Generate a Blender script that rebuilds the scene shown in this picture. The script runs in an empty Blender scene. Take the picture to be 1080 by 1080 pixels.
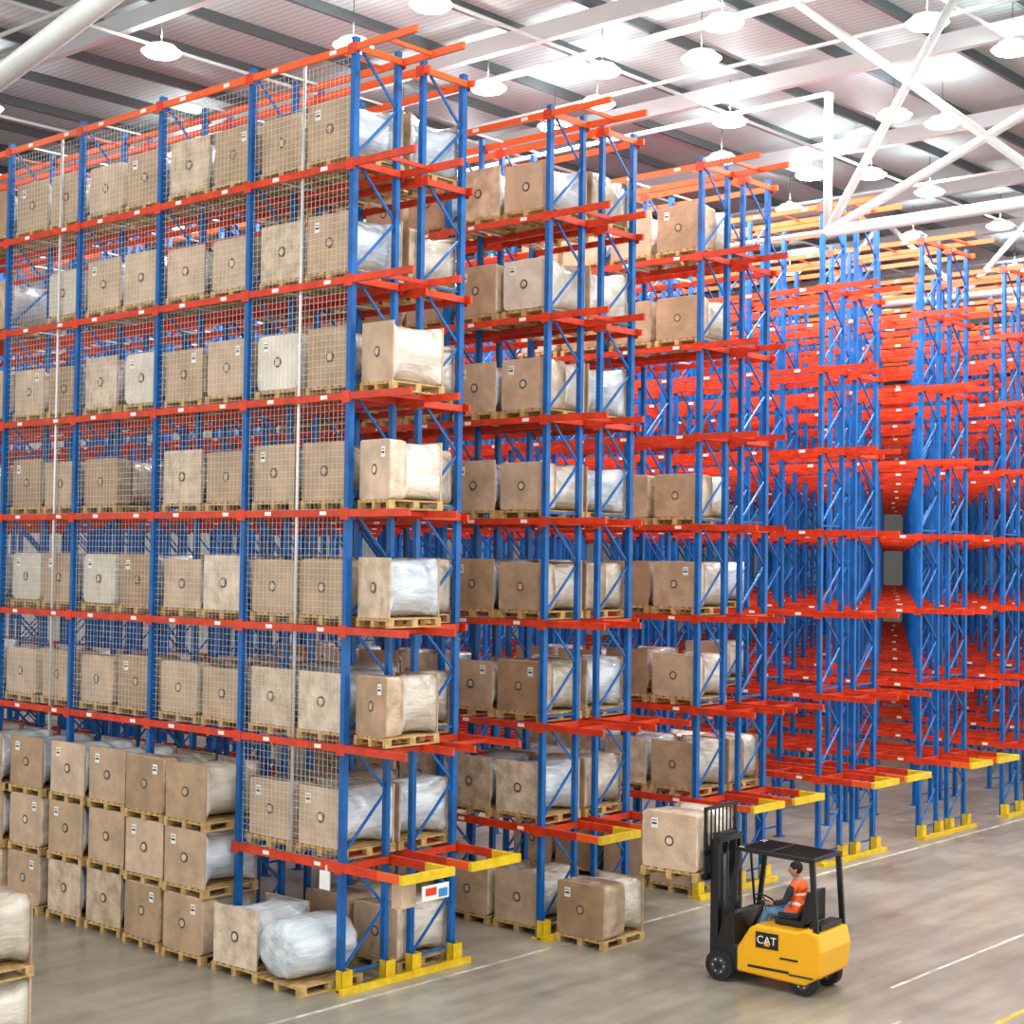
import bpy, math, random
from mathutils import Vector, Matrix
random.seed(7)
S=bpy.context.scene
S.view_settings.view_transform='Standard'
S.view_settings.look='None'
S.view_settings.exposure=0.42
S.view_settings.gamma=0.90
COL=S.collection

# ---------------------------------------------------------------- materials
def mat(name,col,rough=.5,metal=0,emit=None,es=0,noise=0,nscale=5,bump=0,bscale=20,spec=.5,col2=None,stretch=None,vary=0):
    m=bpy.data.materials.new(name);m.use_nodes=True
    nt=m.node_tree;b=nt.nodes['Principled BSDF']
    b.inputs['Base Color'].default_value=(*col,1)
    b.inputs['Roughness'].default_value=rough
    b.inputs['Metallic'].default_value=metal
    b.inputs['Specular IOR Level'].default_value=spec
    if emit:
        b.inputs['Emission Color'].default_value=(*emit,1);b.inputs['Emission Strength'].default_value=es
    if noise or bump:
        tc=nt.nodes.new('ShaderNodeTexCoord')
        src=tc.outputs['Object']
        oi=nt.nodes.new('ShaderNodeObjectInfo');ad=nt.nodes.new('ShaderNodeVectorMath');ad.operation='ADD'
        nt.links.new(src,ad.inputs[0]);sc_=nt.nodes.new('ShaderNodeMath');sc_.operation='MULTIPLY';sc_.inputs[1].default_value=37.0
        nt.links.new(oi.outputs['Random'],sc_.inputs[0]);nt.links.new(sc_.outputs[0],ad.inputs[1]);src=ad.outputs[0]
        if stretch:
            mp=nt.nodes.new('ShaderNodeMapping');mp.inputs['Scale'].default_value=stretch
            nt.links.new(src,mp.inputs[0]);src=mp.outputs[0]
    if noise:
        n=nt.nodes.new('ShaderNodeTexNoise');n.inputs['Scale'].default_value=nscale;n.inputs['Detail'].default_value=4
        nt.links.new(src,n.inputs['Vector'])
        r=nt.nodes.new('ShaderNodeValToRGB')
        c2=col2 or tuple(c*(1-noise) for c in col)
        r.color_ramp.elements[0].position=.35;r.color_ramp.elements[0].color=(*c2,1)
        r.color_ramp.elements[1].position=.65;r.color_ramp.elements[1].color=(*col,1)
        nt.links.new(n.outputs['Fac'],r.inputs[0]);out=r.outputs[0]
        if vary:
            hv=nt.nodes.new('ShaderNodeHueSaturation')
            mr=nt.nodes.new('ShaderNodeMapRange');mr.inputs['To Min'].default_value=1-vary;mr.inputs['To Max'].default_value=1+vary*.6
            mr2=nt.nodes.new('ShaderNodeMapRange');mr2.inputs['To Min'].default_value=1.1;mr2.inputs['To Max'].default_value=.8
            nt.links.new(oi.outputs['Random'],mr.inputs['Value']);nt.links.new(oi.outputs['Random'],mr2.inputs['Value'])
            nt.links.new(mr.outputs[0],hv.inputs['Value']);nt.links.new(mr2.outputs[0],hv.inputs['Saturation'])
            nt.links.new(out,hv.inputs['Color']);out=hv.outputs[0]
        nt.links.new(out,b.inputs['Base Color'])
    if bump:
        n2=nt.nodes.new('ShaderNodeTexNoise');n2.inputs['Scale'].default_value=bscale;n2.inputs['Detail'].default_value=3
        nt.links.new(src,n2.inputs['Vector'])
        bp=nt.nodes.new('ShaderNodeBump');bp.inputs['Strength'].default_value=bump;bp.inputs['Distance'].default_value=.05
        nt.links.new(n2.outputs['Fac'],bp.inputs['Height']);nt.links.new(bp.outputs[0],b.inputs['Normal'])
    return m
M_BLUE=mat('rack_blue_paint',(.003,.135,.44),.4,noise=.3,nscale=3)
M_RED=mat('rack_red_paint',(.68,.055,.012),.4,noise=.3,nscale=4)
M_ORG=mat('rack_orange_and_lit_red',(.78,.12,.02),.4)  # orange arm ends; on top beams, the red with overhead light painted in
M_YEL=mat('guard_yellow_paint',(.80,.56,.02),.4,noise=.2,nscale=6)
M_WHT=mat('label_white',(.80,.80,.77),.5)
M_GALV=mat('galvanised_steel',(.72,.73,.74),.4,.3)
M_WIRE=mat('net_wire',(.66,.65,.62),.5)
M_WOOD=mat('pallet_wood',(.62,.42,.18),.7,noise=.35,nscale=9)
M_CARD=mat('cardboard',(.58,.405,.265),.38,noise=.25,nscale=2.5,bump=.35,bscale=6,vary=.26)
M_CARD2=mat('cardboard_film_covered',(.70,.56,.42),.2,noise=.35,nscale=4,bump=.5,bscale=7,col2=(.48,.36,.25),vary=.2)
M_FILM=mat('stretch_film',(.80,.74,.66),.14,noise=.3,nscale=2,bump=.6,bscale=5,col2=(.56,.50,.43),stretch=(.5,2,2),vary=.18)
M_FILMB=mat('stretch_film_blue',(.76,.80,.84),.12,noise=.3,nscale=2,bump=.6,bscale=5,col2=(.44,.50,.58),stretch=(.5,2,2),vary=.14)
M_BAG=mat('milky_film_bag',(.72,.66,.58),.16,noise=.2,nscale=2,bump=.5,bscale=4,col2=(.60,.53,.45),vary=.15)
M_BLACK=mat('black_paint',(.012,.012,.014),.35)
M_RUB=mat('rubber',(.02,.02,.02),.8)
M_FYEL=mat('forklift_yellow',(.80,.42,.01),.3)
M_GREY=mat('dark_grey_steel',(.08,.08,.085),.4,.5)
M_CORE=mat('core_hole',(.13,.11,.09),.7)
M_TRUSS=mat('truss_white_paint',(.80,.82,.82),.45,noise=.08,nscale=1)
M_PURL=mat('purlin_grey',(.09,.105,.11),.6)
M_RAFT=mat('rafter_light',(.52,.56,.57),.6)
M_LINEW=mat('floor_line_white',(.66,.65,.61),.5,noise=.45,nscale=4)
M_LINEY=mat('floor_line_yellow',(.75,.50,.05),.5,noise=.35,nscale=8)
M_LENS=mat('lamp_lens',(1,1,1),.4,emit=(1,.98,.95),es=30)
M_LHOUS=mat('lamp_housing',(.85,.85,.85),.4)
M_SKIN=mat('skin',(.48,.27,.18),.5)
M_VEST=mat('hi_vis_orange',(.90,.14,.02),.6)
M_REFL=mat('reflective_tape',(.75,.76,.70),.3)
M_NAVY=mat('navy_sleeve',(.03,.035,.06),.8)
M_JEAN=mat('denim',(.14,.27,.46),.8,noise=.3,nscale=15)
M_HAIR=mat('dark_hair',(.015,.012,.01),.7)
M_BLUES=mat('sign_blue',(.05,.25,.6),.4)
M_REDS=mat('sign_red',(.7,.05,.03),.4)

# ---------------------------------------------------------------- mesh builder
class MB:
    def __init__(s): s.v=[];s.f=[];s.m=[];s.mats=[];s.sm=[]
    def mi(s,m):
        if m not in s.mats: s.mats.append(m)
        return s.mats.index(m)
    def box(s,cx,cy,cz,sx,sy,sz,m):
        b=len(s.v);x,y,z=sx/2,sy/2,sz/2
        s.v+=[(cx+i*x,cy+j*y,cz+k*z) for i in(-1,1) for j in(-1,1) for k in(-1,1)]
        for q in ((0,1,3,2),(4,6,7,5),(0,4,5,1),(2,3,7,6),(0,2,6,4),(1,5,7,3)):
            s.f.append([b+t for t in q]);s.m.append(s.mi(m));s.sm.append(False)
    def b2(s,x0,x1,y0,y1,z0,z1,m): s.box((x0+x1)/2,(y0+y1)/2,(z0+z1)/2,x1-x0,y1-y0,z1-z0,m)
    def bar(s,p,q,w,h,m):
        p=Vector(p);q=Vector(q);d=(q-p).normalized()
        up=Vector((0,0,1)) if abs(d.z)<.9 else Vector((1,0,0))
        a=d.cross(up).normalized();c=a.cross(d).normalized();b=len(s.v)
        for P in(p,q):
            for i,j in((-1,-1),(1,-1),(1,1),(-1,1)): s.v.append(tuple(P+a*i*w/2+c*j*h/2))
        for f in((0,1,2,3),(7,6,5,4),(0,4,5,1),(1,5,6,2),(2,6,7,3),(3,7,4,0)):
            s.f.append([b+t for t in f]);s.m.append(s.mi(m));s.sm.append(False)
    def cyl(s,p,q,r,m,n=12,r2=None,caps=True):
        if r2 is None:r2=r
        p=Vector(p);q=Vector(q);d=(q-p).normalized()
        up=Vector((0,0,1)) if abs(d.z)<.9 else Vector((1,0,0))
        a=d.cross(up).normalized();c=a.cross(d).normalized();b=len(s.v)
        for P,R in((p,r),(q,r2)):
            for i in range(n):
                t=2*math.pi*i/n;s.v.append(tuple(P+(a*math.cos(t)+c*math.sin(t))*R))
        for i in range(n):
            j=(i+1)%n;s.f.append([b+i,b+j,b+n+j,b+n+i]);s.m.append(s.mi(m));s.sm.append(True)
        if caps:
            s.f.append([b+i for i in range(n)][::-1]);s.m.append(s.mi(m));s.sm.append(False)
            s.f.append([b+n+i for i in range(n)]);s.m.append(s.mi(m));s.sm.append(False)
    def prism(s,prof,y0,y1,m):  # profile in x,z
        b=len(s.v);n=len(prof)
        s.v+=[(x,y0,z) for x,z in prof]+[(x,y1,z) for x,z in prof]
        s.f.append([b+i for i in range(n)]);s.f.append([b+n+i for i in range(n)][::-1])
        s.m+=[s.mi(m)]*2;s.sm+=[False]*2
        for i in range(n):
            j=(i+1)%n;s.f.append([b+j,b+i,b+n+i,b+n+j]);s.m.append(s.mi(m));s.sm.append(False)
    def loft(s,rings,m,caps=True,smooth=True):
        b=len(s.v);n=len(rings[0])
        for r in rings:s.v+=[tuple(p) for p in r]
        for k in range(len(rings)-1):
            for i in range(n):
                j=(i+1)%n;s.f.append([b+k*n+i,b+k*n+j,b+(k+1)*n+j,b+(k+1)*n+i]);s.m.append(s.mi(m));s.sm.append(smooth)
        if caps:
            s.f.append([b+i for i in range(n)][::-1]);s.f.append([b+(len(rings)-1)*n+i for i in range(n)])
            s.m+=[s.mi(m)]*2;s.sm+=[False]*2
    def mesh(s,name):
        me=bpy.data.meshes.new(name);me.from_pydata(s.v,[],s.f)
        for m in s.mats:me.materials.append(m)
        me.polygons.foreach_set('material_index',s.m)
        me.polygons.foreach_set('use_smooth',s.sm)
        me.update();return me
def obj(name,me,loc=(0,0,0),rot=0,parent=None,scale=None):
    o=bpy.data.objects.new(name,me);COL.objects.link(o)
    o.location=loc;o.rotation_euler=(0,0,rot)
    if scale:o.scale=scale
    if parent:o.parent=parent
    return o
def fix(me):
    import bmesh
    b=bmesh.new();b.from_mesh(me);bmesh.ops.recalc_face_normals(b,faces=b.faces);b.to_mesh(me);b.free();return me

P=4.5756;B=2.4523;Z1=1.8367;DZ=1.7678
def ZL(l):return Z1+DZ*(l-1)
XS=(0,.89,1.45,2.37)
# ---------------------------------------------------------------- racks
def build_rack(nb,l1bays,bars=(.45,1.95)):
    r=MB();H=14.38
    for j in range(nb+1):
        y=j*B
        for i,x in enumerate(XS):
            w=.105 if i in(0,3) else .085
            r.box(x,y,H/2,w,.095,H,M_BLUE)
            r.box(x,y,.01,.2,.2,.02,M_YEL if j==0 else M_BLUE)
        for xa,xb in((XS[0],XS[1]),(XS[2],XS[3])):
            z=.25;k=0
            while z<H-.9:
                z2=z+.88
                a,b=(xa,xb) if k%2==0 else (xb,xa)
                r.bar((a,y,z),(b,y,z2),.03,.038,M_BLUE)
                if k%4==0:r.bar((xa,y,z),(xb,y,z),.03,.038,M_BLUE)
                z=z2;k+=1
    for l in range(1,9):
        z=ZL(l);L=nb*B
        if l==1:L=l1bays*B
        red=M_ORG if l==8 else M_RED  # top beams: light from above put into the colour as orange
        for i,x in enumerate(XS):
            o=(-.055,.045,-.045,.055)[i]
            y0=-1.38 if (i<2 or l<=2) else -.2
            if l==1:
                r.b2(x+o-.03,x+o+.03,-.85,L,z-.065,z+.065,red)
                r.b2(x+o-.035,x+o+.035,y0,-.85,z-.06,z+.06,M_YEL if i%2 else M_ORG)
            else:
                r.b2(x+o-.025,x+o+.025,y0,L,z-.055,z+.055,red)
            for j in range(int(round(L/B))+1):
                sg=1 if o>0 else -1
                r.box(x+o+sg*.028,j*B,z-.01,.012,.18,.18,M_RED)
                if i in(0,3) and j*B<min(L-.1,20):
                    for yy in(.5,1.75):
                        r.box(x+o+sg*.029,j*B+yy+random.uniform(-.1,.1),z,.006,.15,.06,M_WHT)
        for xa,xb in((XS[0],XS[1]),(XS[2],XS[3])):
            for j in range(int(round(L/B))):
                for yy in bars:
                    r.box((xa+xb)/2,j*B+yy,z+.04,xb-xa+.1,.04,.03,M_GALV if yy!=bars[0] else red)
            r.box((xa+xb)/2,-.07,z,xb-xa,.05,.1,red)
            if l==1:
                r.box((xa+xb)/2,-1.36,z,xb-xa+.2,.07,.13,M_YEL)
            elif xa==0 or l==2:
                r.box((xa+xb)/2,-.7,z,xb-xa+.1,.05,.06,red)
    for x in XS:
        for dx in(-.09,.09): r.box(x+dx,-.08,.16,.02,.14,.32,M_YEL)
        r.box(x,-.15,.16,.20,.02,.32,M_YEL)
    r.b2(-.2,2.57,-.27,-.19,0.0,.09,M_YEL)
    return r
rk1=build_rack(12,1);rk=build_rack(12,12)
me1=rk1.mesh('pallet_rack_netted');me2=rk.mesh('pallet_rack');me3=build_rack(8,8,(1.2,)).mesh('pallet_rack_empty')
racks=[]
for k in range(14):
    racks.append(obj('pallet_rack',me1 if k==0 else (me2 if k<3 else me3),(k*P,0,0)))
n=MB();y0,y1=0.07,4*B;c=.1
y=y0
while y<=y1:
    n.box(.0,y,(3.7+14.1)/2,.0045,.0045,14.1-3.7,M_WIRE);y+=c
z=3.7
while z<14.1:
    n.box(.0,(y0+y1)/2,z,.0045,y1-y0,.0045,M_WIRE);z+=c
y=y0
while y<=B:
    n.box(.0,y,2.8,.0045,.0045,1.8,M_WIRE);y+=c
z=1.9
while z<3.7:
    n.box(.0,B/2,z,.0045,B,.0045,M_WIRE);z+=c
obj('safety_net',n.mesh('safety_net'),parent=racks[0])
n=MB()
for yy in(1.18,8.05): n.cyl((-.0,yy,1.9),(-.0,yy,14.2),.028,M_GALV,8)
obj('net_posts',n.mesh('net_posts'),parent=racks[0])
n=MB()
n.box(.55,-1.42,1.60,.55,.02,.22,M_WHT);n.box(.45,-1.432,1.62,.22,.01,.11,M_REDS);n.box(.70,-1.432,1.58,.18,.01,.12,M_BLUES)
n.box(.12,-1.2,1.58,.3,.2,.34,M_CARD)
n.box(-.12,.25,1.62,.02,.22,.28,M_WHT)
n.box(-.085,.25,1.79,.03,.03,.1,M_WHT)
obj('rack_signs',n.mesh('rack_signs'),parent=racks[0])

# ---------------------------------------------------------------- pallets with wrapped rolls
def pallet(r,w=1.12,d=1.06,z=0):
    for y in(-d/2+.05,0,d/2-.05):
        r.box(0,y,z+.011,w,.1,.022,M_WOOD)
        for x in(-w/2+.06,0,w/2-.06): r.box(x,y,z+.061,.12,.1,.078,M_WOOD)
    for x in(-w/2+.06,0,w/2-.06): r.box(x,0,z+.111,.12,d,.022,M_WOOD)
    k=7
    for i in range(k): r.box(0,-d/2+.06+i*(d-.12)/(k-1),z+.133,w,.11,.022,M_WOOD)
def sup(x,hw,hh,zc,e,n=40,jit=0):
    o=[]
    for i in range(n):
        t=2*math.pi*(i+.5)/n;c,s_=math.cos(t),math.sin(t)
        k=1+random.uniform(-jit,jit)
        o.append((x+random.uniform(-jit,jit)*.5,math.copysign(abs(c)**(2/e),c)*hw*k,zc+math.copysign(abs(s_)**(2/e),s_)*hh*k))
    return o
def load(kind,lab=1,hgt=.90):
    r=MB();pallet(r);zb=.146;h=hgt;zc=zb+h/2;hw=.51;hh=h/2;X=.54
    film=M_FILMB if kind in(0,3,6) else (M_BAG if kind==7 else M_FILM)
    if kind in(0,1):   # end plate + roll
        st=[(-X+.03,hw*.99,hh*.99,12),(-.45,hw*.97,hh*.98,5),(-.33,hw*.93,hh*.95,2.6),(-.15,.455,hh*.94,2.05),(.15,.455,hh*.94,2.05),(.33,hw*.93,hh*.95,2.6),(.45,hw*.97,hh*.98,5),(X-.03,hw*.99,hh*.99,12)]
        r.loft([sup(x,a,b,zc,e,jit=.008) for x,a,b,e in st],film)
        r.b2(-X-.0,-X+.03,-hw,hw,zb,zb+h,M_CARD);r.b2(X-.03,X,-hw,hw,zb,zb+h,M_CARD)
    elif kind in(2,5):      # cardboard for part of the length, film rest
        m_=.02 if kind==2 else -.2
        st=[(-X,hw,hh,16),(-.5,hw*1.0,hh,14),(-.3,hw,hh,12),(m_,hw*.99,hh*.99,9)]
        r.loft([sup(x,a,b,zc,e,jit=.005) for x,a,b,e in st],M_CARD2)
        r.box(-X-.002,0,zc,.01,hw*1.94,h*.97,M_CARD)
        st=[(m_,hw*.98,hh*.98,7),(m_+.13,.47,hh*.95,2.5),(.35,.47,hh*.95,2.3),(X-.03,hw*.98,hh*.98,8)]
        r.loft([sup(x,a,b,zc,e,jit=.008) for x,a,b,e in st],film)
        r.b2(X-.03,X,-hw,hw,zb,zb+h,M_CARD)
    elif kind==3:
        st=[(-X+.03,hw*.99,hh*.99,9),(-.42,hw*.93,hh*.96,3),(-.3,.45,hh*.95,2.0),(.3,.45,hh*.95,2.0),(.42,hw*.93,hh*.96,3),(X-.03,hw*.99,hh*.99,9)]
        r.loft([sup(x,a,b,zc,e,jit=.012) for x,a,b,e in st],film)
        r.b2(-X,-X+.03,-hw,hw,zb,zb+h,M_CARD2);r.b2(X-.03,X,-hw,hw,zb,zb+h,M_CARD)
    elif kind==7:      # whole load bagged in milky film
        st=[(-X-.01,hw*.96,hh*.96,10),(-X+.01,hw*.99,hh*.99,12),(-.25,hw*.99,hh*.99,10),(-.05,.49,hh*.97,3.6),(.25,.48,hh*.96,2.8),(.44,hw*.97,hh*.98,5),(X-.01,hw*.98,hh*.98,9),(X+.01,hw*.9,hh*.9,6)]
        r.loft([sup(x,a,b,zc,e,jit=.006) for x,a,b,e in st],film)
    elif kind==6:      # bare roll in loose film, no end plates
        st=[(-.58,.20,.18,2),(-.575,.34,.31,2),(-.54,.42,.39,2.1),(-.46,.47,.43,2.2),(-.2,.485,.44,2.2),(.2,.485,.44,2.2),(.46,.47,.43,2.2),(.54,.42,.39,2.1),(.57,.3,.28,2)]
        r.loft([sup(x,a,b,zc-.005,e,jit=.018) for x,a,b,e in st],film)
    if kind not in(6,):
      for sx in(-1,1):
        x=sx*(X+(.012 if kind==7 else .004))
        r.cyl((x,0,zc),(x+sx*.008,0,zc),.085,M_CORE,20)
        r.cyl((x+sx*.008,0,zc),(x+sx*.012,0,zc),.055,M_CARD2,14)
        if lab:
            r.box(x+sx*.003,.28*sx*-1*lab,zc+.26,.008,.12,.16,M_WHT)
            r.box(x+sx*.008,.28*sx*-1*lab,zc+.30,.004,.09,.012,M_GREY)
            r.box(x+sx*.008,.28*sx*-1*lab,zc+.25,.004,.09,.03,M_GREY)
    return fix(r.mesh('wrapped_roll_%d'%kind))
LM=[load(0),load(1,0),load(2),load(3,0),load(1,-1,.84),load(5,-1),load(6),load(5,0,.84),load(2,0,.86),load(0,0,.82),load(7,1,.9),load(7,0,.84)]
LH=1.046
def put(x,y,z,rot=None,kind=None,sc=1,full=False):
    c=(0,1,1,2,3,5,5) if full else (0,0,1,1,2,3,3,4,5,7,7,8,9,9,10)+((11,0,3) if z>10 else ())
    me=LM[random.choice(c)] if kind is None else LM[kind]
    rz=random.uniform(-.03,.03) if rot is None else rot
    return obj('wrapped_roll_pallet',me,(x,y,z),rz,scale=(1,sc,1) if sc!=1 else None)
Y0=(.63,1.80)
for l in range(1,8):
    z=ZL(l)+.06
    for j in range(0,9):
        if l==1 and j>0:continue
        for yy in Y0:
            if l==7 and j>6:continue
            if j>1 and random.random()<.04: continue
            put(.63+random.uniform(-.03,.04),j*B+yy+random.uniform(-.02,.02),z)
            if j<2: put(1.84,j*B+yy,z)
    if 2<=l<=5: put(.66,-.45,z,sc=.66,kind=random.choice((1,3,5)))
    for j in range(0,3):
        for yy in Y0:
            put(P+.63,j*B+yy,z)
            if j<1: put(P+1.84,j*B+yy,z)
            if j<2 and l!=5: put(2*P+.63,j*B+yy,z)
            if j<1 and l==1: put(2*P+1.84,j*B+yy,z)
for k,j,l in((3,1,3),(3,1,2),(4,4,3)): put(k*P+.63,j*B+.63,ZL(l)+.06)
# ground level: floor stacks beside the netted rack
for j in range(1,6):
    for yy in Y0:
        dx=random.uniform(-.14,.07)
        for t in range(3):
            put(.04+dx+random.uniform(-.03,.03),j*B+yy,t*LH,kind=random.choice((1,0,5,5,1,0,3)))
put(-.04,1.80,0,kind=3,rot=.03);o=put(-.06,.66,0,kind=6,rot=-.04);o.scale=(1.08,1.08,1.0)
for yy in Y0: put(1.84,yy,0)
for j in range(0,2):
    for yy in Y0:
        put(P+.63,j*B+yy,0);put(2*P+.63,j*B+yy,0)
put(P+.62,-.82,0,rot=0,kind=2)
for t in range(2): put(-5.42,1.0,t*LH,kind=2,rot=0);put(-6.62,1.0,t*LH,rot=0,full=True)
# ---------------------------------------------------------------- floor, walls, ceiling
def floor_mat():
    m=bpy.data.materials.new('concrete_floor');m.use_nodes=True;nt=m.node_tree;b=nt.nodes['Principled BSDF']
    tc=nt.nodes.new('ShaderNodeTexCoord')
    n1=nt.nodes.new('ShaderNodeTexNoise');n1.inputs['Scale'].default_value=.35;n1.inputs['Detail'].default_value=8;n1.inputs['Roughness'].default_value=.65
    n2=nt.nodes.new('ShaderNodeTexNoise');n2.inputs['Scale'].default_value=1.3;n2.inputs['Detail'].default_value=6
    mp=nt.nodes.new('ShaderNodeMapping');mp.inputs['Scale'].default_value=(.25,2.2,1)
    nt.links.new(tc.outputs['Object'],n1.inputs['Vector']);nt.links.new(tc.outputs['Object'],mp.inputs[0]);nt.links.new(mp.outputs[0],n2.inputs['Vector'])
    r1=nt.nodes.new('ShaderNodeValToRGB');r1.color_ramp.elements[0].position=.35;r1.color_ramp.elements[0].color=(.25,.225,.185,1);r1.color_ramp.elements[1].position=.65;r1.color_ramp.elements[1].color=(.40,.37,.315,1)
    r2=nt.nodes.new('ShaderNodeValToRGB');r2.color_ramp.elements[0].position=.3;r2.color_ramp.elements[0].color=(.70,.69,.67,1);r2.color_ramp.elements[1].position=.6;r2.color_ramp.elements[1].color=(1,1,1,1)
    mx=nt.nodes.new('ShaderNodeMixRGB');mx.blend_type='MULTIPLY';mx.inputs[0].default_value=.8
    nt.links.new(n1.outputs['Fac'],r1.inputs[0]);nt.links.new(n2.outputs['Fac'],r2.inputs[0])
    nt.links.new(r1.outputs[0],mx.inputs[1]);nt.links.new(r2.outputs[0],mx.inputs[2]);nt.links.new(mx.outputs[0],b.inputs['Base Color'])
    b.inputs['Roughness'].default_value=.28
    return m
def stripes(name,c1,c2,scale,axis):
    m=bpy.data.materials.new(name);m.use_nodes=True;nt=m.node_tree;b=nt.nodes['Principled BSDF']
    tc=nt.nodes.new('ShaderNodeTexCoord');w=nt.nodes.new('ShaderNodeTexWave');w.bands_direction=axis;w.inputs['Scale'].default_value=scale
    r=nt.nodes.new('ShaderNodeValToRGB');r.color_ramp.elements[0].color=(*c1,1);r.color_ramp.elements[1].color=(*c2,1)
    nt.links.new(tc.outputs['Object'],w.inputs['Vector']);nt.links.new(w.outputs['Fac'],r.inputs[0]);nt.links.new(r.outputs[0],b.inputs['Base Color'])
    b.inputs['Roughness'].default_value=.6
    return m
X0,X1,YA,YB=-24,95,-26,36;HC=18.8;ZLMP=17.5
f=MB();f.b2(X0,X1,YA,YB,-.2,0,floor_mat());obj('floor',f.mesh('floor'))
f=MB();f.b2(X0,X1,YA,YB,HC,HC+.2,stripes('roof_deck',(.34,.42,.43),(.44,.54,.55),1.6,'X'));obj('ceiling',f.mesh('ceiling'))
WM=stripes('wall_cladding',(.50,.50,.50),(.62,.62,.61),1.2,'X')
f=MB();f.b2(X0,X1,YB,YB+.2,0,HC,WM);obj('wall_back',f.mesh('wall_back'))
WM2=stripes('wall_cladding_side',(.50,.50,.50),(.62,.62,.61),1.2,'Y')
f=MB();f.b2(X1,X1+.2,YA,YB,0,HC,WM2);obj('wall_right',f.mesh('wall_right'))
f=MB();y=YA+1
while y<YB:
    f.b2(X0,X1,y,y+.1,HC-.24,HC,M_PURL);y+=2.4
obj('roof_purlins',f.mesh('roof_purlins'))
f=MB();x=X0+2.4
while x<X1:
    f.b2(x,x+.2,YA,YB,HC-.65,HC-.24,M_RAFT);x+=6.4
obj('roof_rafters',f.mesh('roof_rafters'))
f=MB()
for y in(-3.,5.,12.,20.): f.cyl((X0+1,y,HC-.8),(X1-1,y,HC-.8),.045,M_RAFT,8)
for x in(2.,14.,27.,40.): f.cyl((x,YA+1,HC-.9),(x,YB-1,HC-.9),.05,M_RAFT,8)
obj('sprinkler_pipes',f.mesh('sprinkler_pipes'))
zt=HC-.35
def truss(x,zb,nodes,r,y0,y1,ty0,ty1):
    f=MB();f.cyl((x,y0,zb),(x,y1,zb),r,M_TRUSS,16)
    f.cyl((x,ty0,zt),(x,ty1,zt),r*.8,M_TRUSS,12)
    for a,b in nodes: f.cyl((x,)+a,(x,)+b,r*.72,M_TRUSS,12)
    return f
f=truss(12.6,13.4,[((-.78,13.4),(-.78,16.3)),((-.78,13.4),(-4.1,zt)),((.07,zt),(-5.93,13.4)),((-.78,13.4),(-13.4,zt)),((-5.93,13.4),(-9.9,zt)),((-13.0,13.4),(-9.9,zt))],.125,-18,-.78,-18,34)
f.cyl((12.6,-.78,13.4),(12.6,10,13.4),.05,M_TRUSS,10)
f.cyl((12.6,-.78,16.3),(12.6,34,16.3),.05,M_TRUSS,10)
obj('roof_truss',f.mesh('roof_truss'))
f=truss(-1.8,14.45,[((8.6,14.45),(-.5,16.35)),((-.5,16.35),(-12,zt)),((14,14.45),(17,zt)),((14,14.45),(10.6,zt))],.2,8.6,24,-16,30)
f.cyl((-1.8,8.6,14.45),(-1.8,-.5,16.35),.2,M_TRUSS,14)
obj('roof_truss',f.mesh('roof_truss'))
f=truss(33,15.5,[((6,15.5),(3,zt)),((6,15.5),(9,zt)),((0,15.5),(3,zt)),((0,15.5),(-3,zt)),((-6,15.5),(-3,zt)),((12,15.5),(9,zt)),((12,15.5),(15,zt))],.13,-16,20,-16,34)
obj('roof_truss',f.mesh('roof_truss'))
f=MB()
f.b2(-4,40,-.62,-.54,0,.004,M_LINEW)
obj('floor_marking',f.mesh('floor_marking'))
f=MB();f.b2(6.0,11.5,-5.9,-5.84,0,.004,M_LINEW);f.b2(5.2,6.4,-7.9,-7.82,0,.004,M_LINEY);f.b2(4.0,4.5,-6.85,-6.78,0,.004,M_LINEW);obj('floor_marking',f.mesh('floor_marking'))

# ---------------------------------------------------------------- lamps
lm=MB()
lm.cyl((0,0,.0),(0,0,.14),.42,M_LHOUS,24,r2=.30)
lm.cyl((0,0,-.07),(0,0,0.0),.36,M_LENS,24,r2=.44)
lm.cyl((0,0,.14),(0,0,.22),.08,M_LHOUS,10)
lm.cyl((0,0,.22),(0,0,HC-ZLMP-.26),.010,M_GREY,6)
lmesh=lm.mesh('high_bay_lamp')
LP=[(3.32,9.69),(4.92,3.33),(9.5,6.07),(10.15,3.34),(10.8,1.2),(9.3,-.34),(11.8,-3.41),(17.1,.12),(18.4,-.46),(14.3,-4.03),(15.1,3.37),(12.0,4.95),(12.8,6.9),(20.85,4.6),(21.8,3.3),(17.9,5.5),(24.6,3.0),(30,3.36),(29.8,6.2),(5.6,6.25),(24,7.2),(34,2),(37,6),(10.2,9.5),(42,4)]
k=(ZLMP-6.5)/10.5
LP=[(-15.934+(x+15.934)*k,-17.544+(y+17.544)*k) for x,y in LP]
LP+=[(-2,16),(4,18),(10,18),(17,14),(25,16),(35,14),(46,10),(50,18),(-8,4),(-8,-8),(0,-6),(0,-16),(10,-14),(20,-10),(30,-8),(60,5),(2,26),(16,26),(32,26)]
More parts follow.
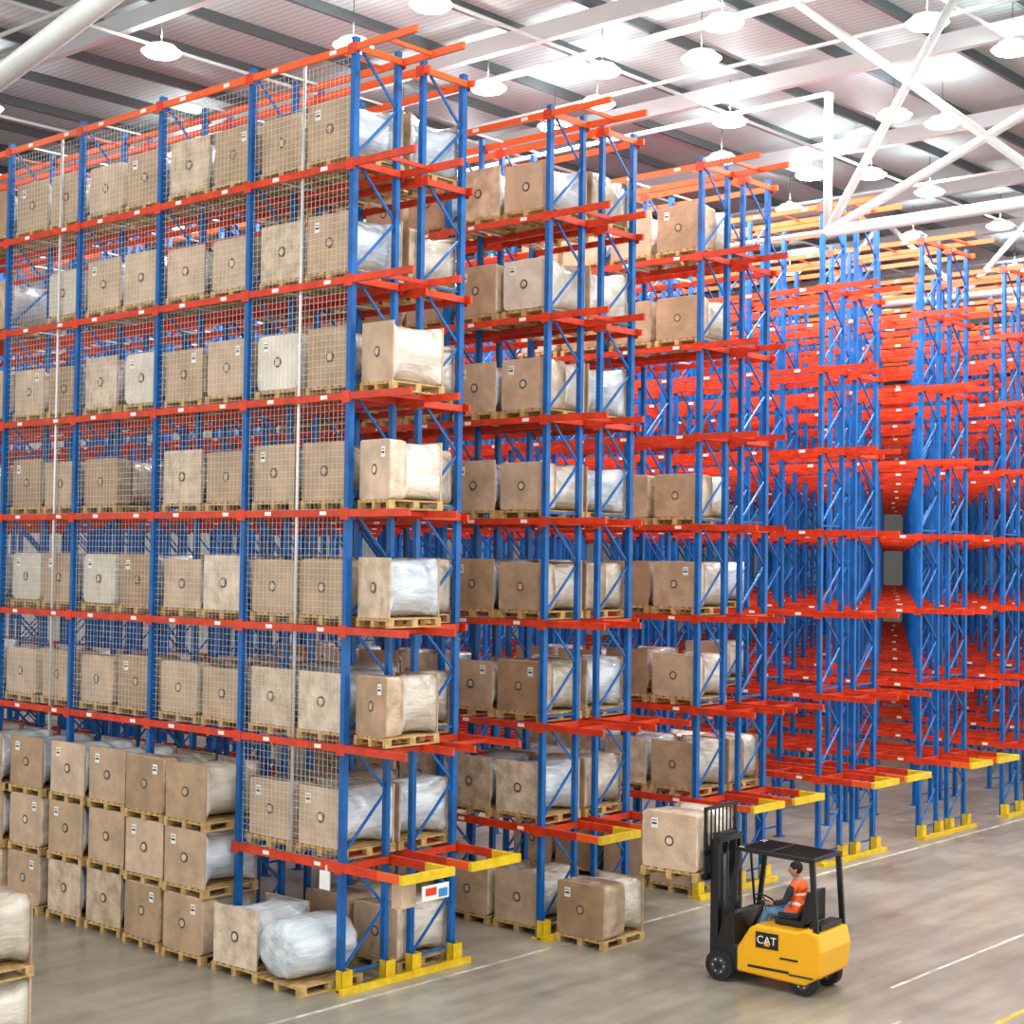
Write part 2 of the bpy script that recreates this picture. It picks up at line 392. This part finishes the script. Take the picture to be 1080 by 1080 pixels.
for x,y in LP:
    e=.5 if y>12 else (.55 if (x>15 and y>0) else (1.35 if y<0 else 1))
    o=obj('high_bay_lamp',lmesh,(x,y,ZLMP))
    L=bpy.data.lights.new('lamp_light','AREA');L.shape='DISK';L.size=.7;L.energy=370*e;L.color=(1,.985,.95)
    lo=bpy.data.objects.new('lamp_light',L);COL.objects.link(lo);lo.parent=o;lo.location=(0,0,-.09)
    L=bpy.data.lights.new('ceiling_fill_light','POINT');L.shadow_soft_size=.06;L.energy=80;L.color=(.93,.99,1)  # added fill above the housing, brightens the ceiling against red bounce
    lo=bpy.data.objects.new('ceiling_fill_light',L);COL.objects.link(lo);lo.parent=o;lo.location=(0,0,.30)

# ---------------------------------------------------------------- forklift
fk=bpy.data.objects.new('forklift',None);COL.objects.link(fk)
FX,FY=4.99,-3.70
fk.location=(FX,FY,0);fk.rotation_euler=(0,0,math.radians(94))
def part(name,mb,bev=0):
    o=obj(name,fix(mb.mesh(name)),parent=fk)
    if bev:
        b=o.modifiers.new('b','BEVEL');b.width=bev;b.segments=2;b.limit_method='ANGLE'
    return o
r=MB()
r.prism([(-.30,.20),(-1.38,.16),(-1.46,.16),(-1.70,.32),(-1.74,.7),(-1.68,.96),(-1.46,1.0),(-1.32,.95),(-.62,.95),(-.52,.9),(-.30,.56)],-.5,.5,M_FYEL)
part('chassis',r,.04)
r=MB()
r.prism([(-.32,.2),(.02,.30),(.12,.5),(.06,.62),(-.05,.95),(-.16,1.08),(-.24,1.06),(-.26,.6),(-.32,.55)],-.48,.48,M_BLACK)
r.b2(-.55,-.25,-.45,.45,.5,.56,M_BLACK)
r.b2(-1.2,-.5,.49,.512,.30,.34,M_BLACK)
r.b2(-1.66,-1.46,-.35,.35,.98,1.06,M_BLACK)
part('front_cowl',r,.02)
for sy in(-1,1):
    for nm,x,y,R,w in(('front_wheel',0,.43,.235,.18),('rear_wheel',-1.40,.38,.22,.17)):
        r=MB();y*=sy
        r.cyl((x,y-w/2,R),(x,y+w/2,R),R,M_RUB,32)
        r.cyl((x,y-w/2-.01,R),(x,y+w/2+.01,R),R*.6,M_GREY,20)
        r.cyl((x,y-w/2-.025,R),(x,y+w/2+.025,R),R*.25,M_BLACK,12)
        for a in range(6):
            t=a*math.pi/3;r.cyl((x+math.cos(t)*R*.42,y-w/2-.02,R+math.sin(t)*R*.42),(x+math.cos(t)*R*.42,y+w/2+.02,R+math.sin(t)*R*.42),.012,M_WHT,6)
        part(nm,r,.01)
r=MB()  # mast
for s in(-1,1):
    r.b2(.10,.24,s*.34-.035,s*.34+.035,.08,2.12,M_BLACK)
    r.b2(.14,.26,s*.26-.03,s*.26+.03,.12,2.22,M_GREY)
    r.cyl((.1,s*.2,.2),(.1,s*.2,1.9),.035,M_GREY,10)
    r.b2(.2,.22,s*.1-.02,s*.1+.02,.4,2.1,M_GREY)
for z in(.2,1.1,2.08): r.b2(.09,.14,-.36,.36,z,z+.09,M_BLACK)
r.b2(.14,.24,-.28,.28,2.14,2.22,M_BLACK)
r.cyl((.18,0,.2),(.18,0,1.6),.045,M_GREY,12)
part('mast',r)
r=MB()
for z in(1.5,1.88): r.b2(.26,.31,-.48,.48,z,z+.09,M_BLACK)
for s in(-1,1):
    r.b2(.26,.31,s*.46-.02,s*.46+.02,1.5,2.62,M_BLACK)
    r.b2(.31,.35,s*.24-.05,s*.24+.05,1.478,2.0,M_GREY)
    r.prism([(.31,1.478),(.31,1.52),(1.3,1.51),(1.38,1.49),(1.38,1.478)],s*.24-.05,s*.24+.05,M_GREY)
for y in(-.3,-.18,-.06,.06,.18,.3): r.b2(.27,.29,y-.01,y+.01,1.95,2.62,M_BLACK)
r.b2(.26,.31,-.48,.48,2.58,2.63,M_BLACK)
part('fork_carriage',r)
r=MB()
for s in(-1,1):
    r.bar((-.12,s*.44,.6),(-.30,s*.44,2.06),.05,.07,M_BLACK)
    r.bar((-1.62,s*.44,.95),(-1.54,s*.44,2.02),.05,.08,M_BLACK)
    r.bar((-.25,s*.44,2.06),(-1.58,s*.44,2.02),.05,.06,M_BLACK)
    r.bar((-.10,s*.44,1.0),(-.05,s*.36,2.0),.03,.03,M_BLACK)
for i in range(6):
    y=-.33+i*.132;r.bar((-.28,y,2.07),(-1.56,y,2.03),.02,.035,M_BLACK)
for x in(-.28,-.8,-1.56): r.bar((x,-.46,2.06-.03*(-x)/1.6),(x,.46,2.06-.03*(-x)/1.6),.06,.05,M_BLACK)
r.b2(-.34,-.26,.30,.42,2.0,2.08,M_WHT);r.b2(-.34,-.26,-.42,-.30,2.0,2.08,M_WHT)
part('overhead_guard',r)
r=MB()
r.b2(-1.32,-.82,-.24,.24,.95,1.05,M_BLACK)
r.prism([(-1.34,1.0),(-1.24,1.05),(-1.34,1.5),(-1.44,1.52),(-1.44,1.05)],-.23,.23,M_BLACK)
r.b2(-1.25,-.9,.27,.31,1.1,1.16,M_BLACK)
part('seat',r,.02)
r=MB()
r.cyl((-.28,0,.7),(-.50,0,1.2),.03,M_BLACK,10)
C=Vector((-.52,0,1.23));ax=Vector((-.4,0,.916)).normalized();a1=Vector((0,1,0));a2=ax.cross(a1)
pts=[C+(a1*math.cos(t*math.pi/10)+a2*math.sin(t*math.pi/10))*.17 for t in range(20)]
for i in range(20): r.cyl(pts[i],pts[(i+1)%20],.014,M_BLACK,6)
for i in(0,7,13): r.cyl(C,pts[i],.01,M_BLACK,6)
r.cyl((-.35,-.25,.9),(-.42,-.25,1.15),.012,M_BLACK,6)
part('steering_column',r)
r=MB();r.b2(-1.02,-.64,.503,.512,.62,.86,M_BLACK);r.prism([(-.88,.66),(-.78,.66),(-.83,.75)],.512,.516,M_FYEL)
r.b2(-1.35,-1.05,.503,.510,.5,.53,M_BLACK);r.b2(-1.6,-1.2,.503,.510,.28,.31,M_GREY)
part('side_decal',r)
tc=bpy.data.curves.new('logo_text','FONT');tc.body='CAT';tc.size=.17;tc.extrude=.002;tc.align_x='CENTER'
tc.materials.append(M_WHT)
to=bpy.data.objects.new('logo_text',tc);COL.objects.link(to);to.parent=fk
to.matrix_local=Matrix.Translation((-.83,.519,.69))@Matrix(((-1,0,0,0),(0,0,1,0),(0,1,0,0),(0,0,0,1)))
hd=math.radians(94);fx,fy=math.cos(hd),math.sin(hd)
put(FX+fx*.90,FY+fy*.90,1.452,rot=math.radians(4),kind=2)

# ---------------------------------------------------------------- driver
def skinmesh(pts,edges,rad,root=0,sub=2):
    me=bpy.data.meshes.new('sk');me.from_pydata(pts,edges,[])
    o=bpy.data.objects.new('sk',me);COL.objects.link(o)
    sm=o.modifiers.new('s','SKIN');sm.use_smooth_shade=True
    for i,rr in enumerate(rad):
        me.skin_vertices[0].data[i].radius=(rr,rr) if not isinstance(rr,tuple) else rr
        me.skin_vertices[0].data[i].use_root=(i==root)
    s2=o.modifiers.new('ss','SUBSURF');s2.levels=sub;s2.render_levels=sub
    dg=bpy.context.evaluated_depsgraph_get();dg.update()
    m=bpy.data.meshes.new_from_object(o.evaluated_get(dg));bpy.data.objects.remove(o);return m
dr=bpy.data.objects.new('forklift_driver',None);COL.objects.link(dr)
dr.location=fk.location;dr.rotation_euler=fk.rotation_euler
pts=[(-1.10,0,1.14),(-1.13,0,1.30),(-1.12,0,1.46),(-1.10,0,1.57),(-1.07,0,1.68),
 (-1.08,.17,1.53),(-.99,.25,1.30),(-.76,.17,1.24),
 (-1.08,-.17,1.53),(-.99,-.25,1.30),(-.76,-.17,1.24),
 (-1.05,.10,1.12),(-.66,.17,1.13),(-.48,.16,.70),(-.47,.16,.63),(-.32,.17,.60),
 (-1.05,-.10,1.12),(-.66,-.15,1.13),(-.48,-.14,.70),(-.47,-.14,.63),(-.32,-.15,.60)]
ed=[(0,1),(1,2),(2,3),(3,4),(3,5),(5,6),(6,7),(3,8),(8,9),(9,10),(0,11),(11,12),(12,13),(13,14),(14,15),(0,16),(16,17),(17,18),(18,19),(19,20)]
rad=[.14,.145,.15,.09,.05,.08,.052,.032,.08,.052,.032,.105,.068,.045,.04,.032,.105,.068,.045,.04,.032]
me=skinmesh(pts,ed,rad)
for m in(M_VEST,M_NAVY,M_JEAN,M_RUB,M_SKIN,M_REFL):me.materials.append(m)
for p in me.polygons:
    c=p.center
    if c.z>1.615 and abs(c.y)<.1:i=4
    elif c.z<.68:i=3
    elif c.x>-.955 and c.z<1.2 or c.z<1.15:i=2
    elif abs(c.y)>.205 or (c.x>-.93):i=1
    elif 1.26<c.z<1.31 or (1.4<c.z<1.43):i=5
    else:i=0
    p.material_index=i;p.use_smooth=True
ob=obj('body',me,parent=dr)
for s in(-1,1):
    w=Vector((-.76,s*.17,1.24));k=Vector((-.67,s*.165,1.235))
    P_=[tuple(w),tuple((w+k)/2),tuple(k)];E=[(0,1),(1,2)];Rr=[.028,.036,.034]
    mh=skinmesh(P_,E,Rr,0,1)
    mh.materials.append(M_SKIN);obj('palm',mh,parent=dr)
    for fi in range(5):
        if fi==4: q=[w+Vector((.03,-s*.025,.0)),w+Vector((.06,-s*.05,.01)),w+Vector((.09,-s*.055,-.01))]
        else:
            o_=(fi-1.5)*.018;ln=(.9,1,.95,.75)[fi]
            q=[k+Vector((-.01,o_,0)),k+Vector((.035*ln,o_,.008)),k+Vector((.055*ln,o_,-.02)),k+Vector((.035*ln,o_,-.045))]
        mf=skinmesh([tuple(a) for a in q],[(i,i+1) for i in range(len(q)-1)],[.0095]*(len(q)-1)+[.008],0,1)
        mf.materials.append(M_SKIN);obj('finger',mf,parent=dr)
import bmesh
bm=bmesh.new();bmesh.ops.create_uvsphere(bm,u_segments=28,v_segments=20,radius=1)
for v in bm.verts:
    x,y,z=v.co
    fx_=x*.098;fy_=y*.076;fz_=z*.118
    if z<0: fy_*=1-.28*(-z);fx_*=1-.12*(-z);fx_+=.012*(-z)
    if x>.5 and abs(y)<.22 and -.35<z<.12: fx_+=.022*(1-abs(y)/.22)*(1-abs(z+.15)/.27 if abs(z+.15)<.27 else 0)
    if x>.6 and abs(abs(y)-.4)<.16 and abs(z-.05)<.12: fx_-=.008
    v.co=(fx_,fy_,fz_)
me=bpy.data.meshes.new('head');bm.to_mesh(me);bm.free()
me.materials.append(M_SKIN);me.materials.append(M_HAIR)
for p in me.polygons:
    p.use_smooth=True
    c=p.center
    p.material_index=1 if (c.z>.055 or (c.x<-.01 and c.z>-.05)) else 0
hx=Vector((-1.04,0,1.775))
h=obj('head',me,hx,.5,parent=dr)
q=MB()
def ball(mb,c,r,m,sx=1,sy=1,sz=1,n=10):
    rings=[]
    for i in range(1,n):
        t=math.pi*i/n;rings.append([(c[0]+sx*r*math.sin(t)*math.cos(a*2*math.pi/12),c[1]+sy*r*math.sin(t)*math.sin(a*2*math.pi/12),c[2]+sz*r*math.cos(t)) for a in range(12)])
    mb.loft(rings,m)
for s in(-1,1):
    ball(q,(.082,s*.03,.008),.011,M_WHT);ball(q,(.091,s*.03,.008),.005,M_BLACK)
    ball(q,(-.005,s*.077,-.005),.026,M_SKIN,.6,.35,1.1)
    q.bar((.09,s*.018,.028),(.083,s*.045,.028),.006,.006,M_HAIR)
ball(q,(.086,0,-.055),.02,M_REDS,.3,1.1,.28)
ball(q,(-.012,0,.03),.1,M_HAIR,1.03,.84,1.02)
ob2=obj('face_features',fix(q.mesh('face_features')),(0,0,0),0,parent=h)

# ---------------------------------------------------------------- world + camera
w=bpy.data.worlds.new('world');S.world=w;w.use_nodes=True
w.node_tree.nodes['Background'].inputs[0].default_value=(1,.98,.94,1)
w.node_tree.nodes['Background'].inputs[1].default_value=1.45
cam=bpy.data.cameras.new('camera');co=bpy.data.objects.new('camera',cam);COL.objects.link(co)
yaw,pit,rol=.72904,.02931,.01388
F=Vector((math.cos(yaw)*math.cos(pit),math.sin(yaw)*math.cos(pit),math.sin(pit)))
R=Vector((math.sin(yaw),-math.cos(yaw),0));U=R.cross(F)
R2=R*math.cos(rol)+U*math.sin(rol);U2=U*math.cos(rol)-R*math.sin(rol)
mw=Matrix((R2,U2,-F)).transposed().to_4x4();mw.translation=(-15.934,-17.544,6.5)
co.matrix_world=mw
cam.sensor_width=36;cam.lens=1649.2/1080*36;cam.clip_end=300
S.camera=co
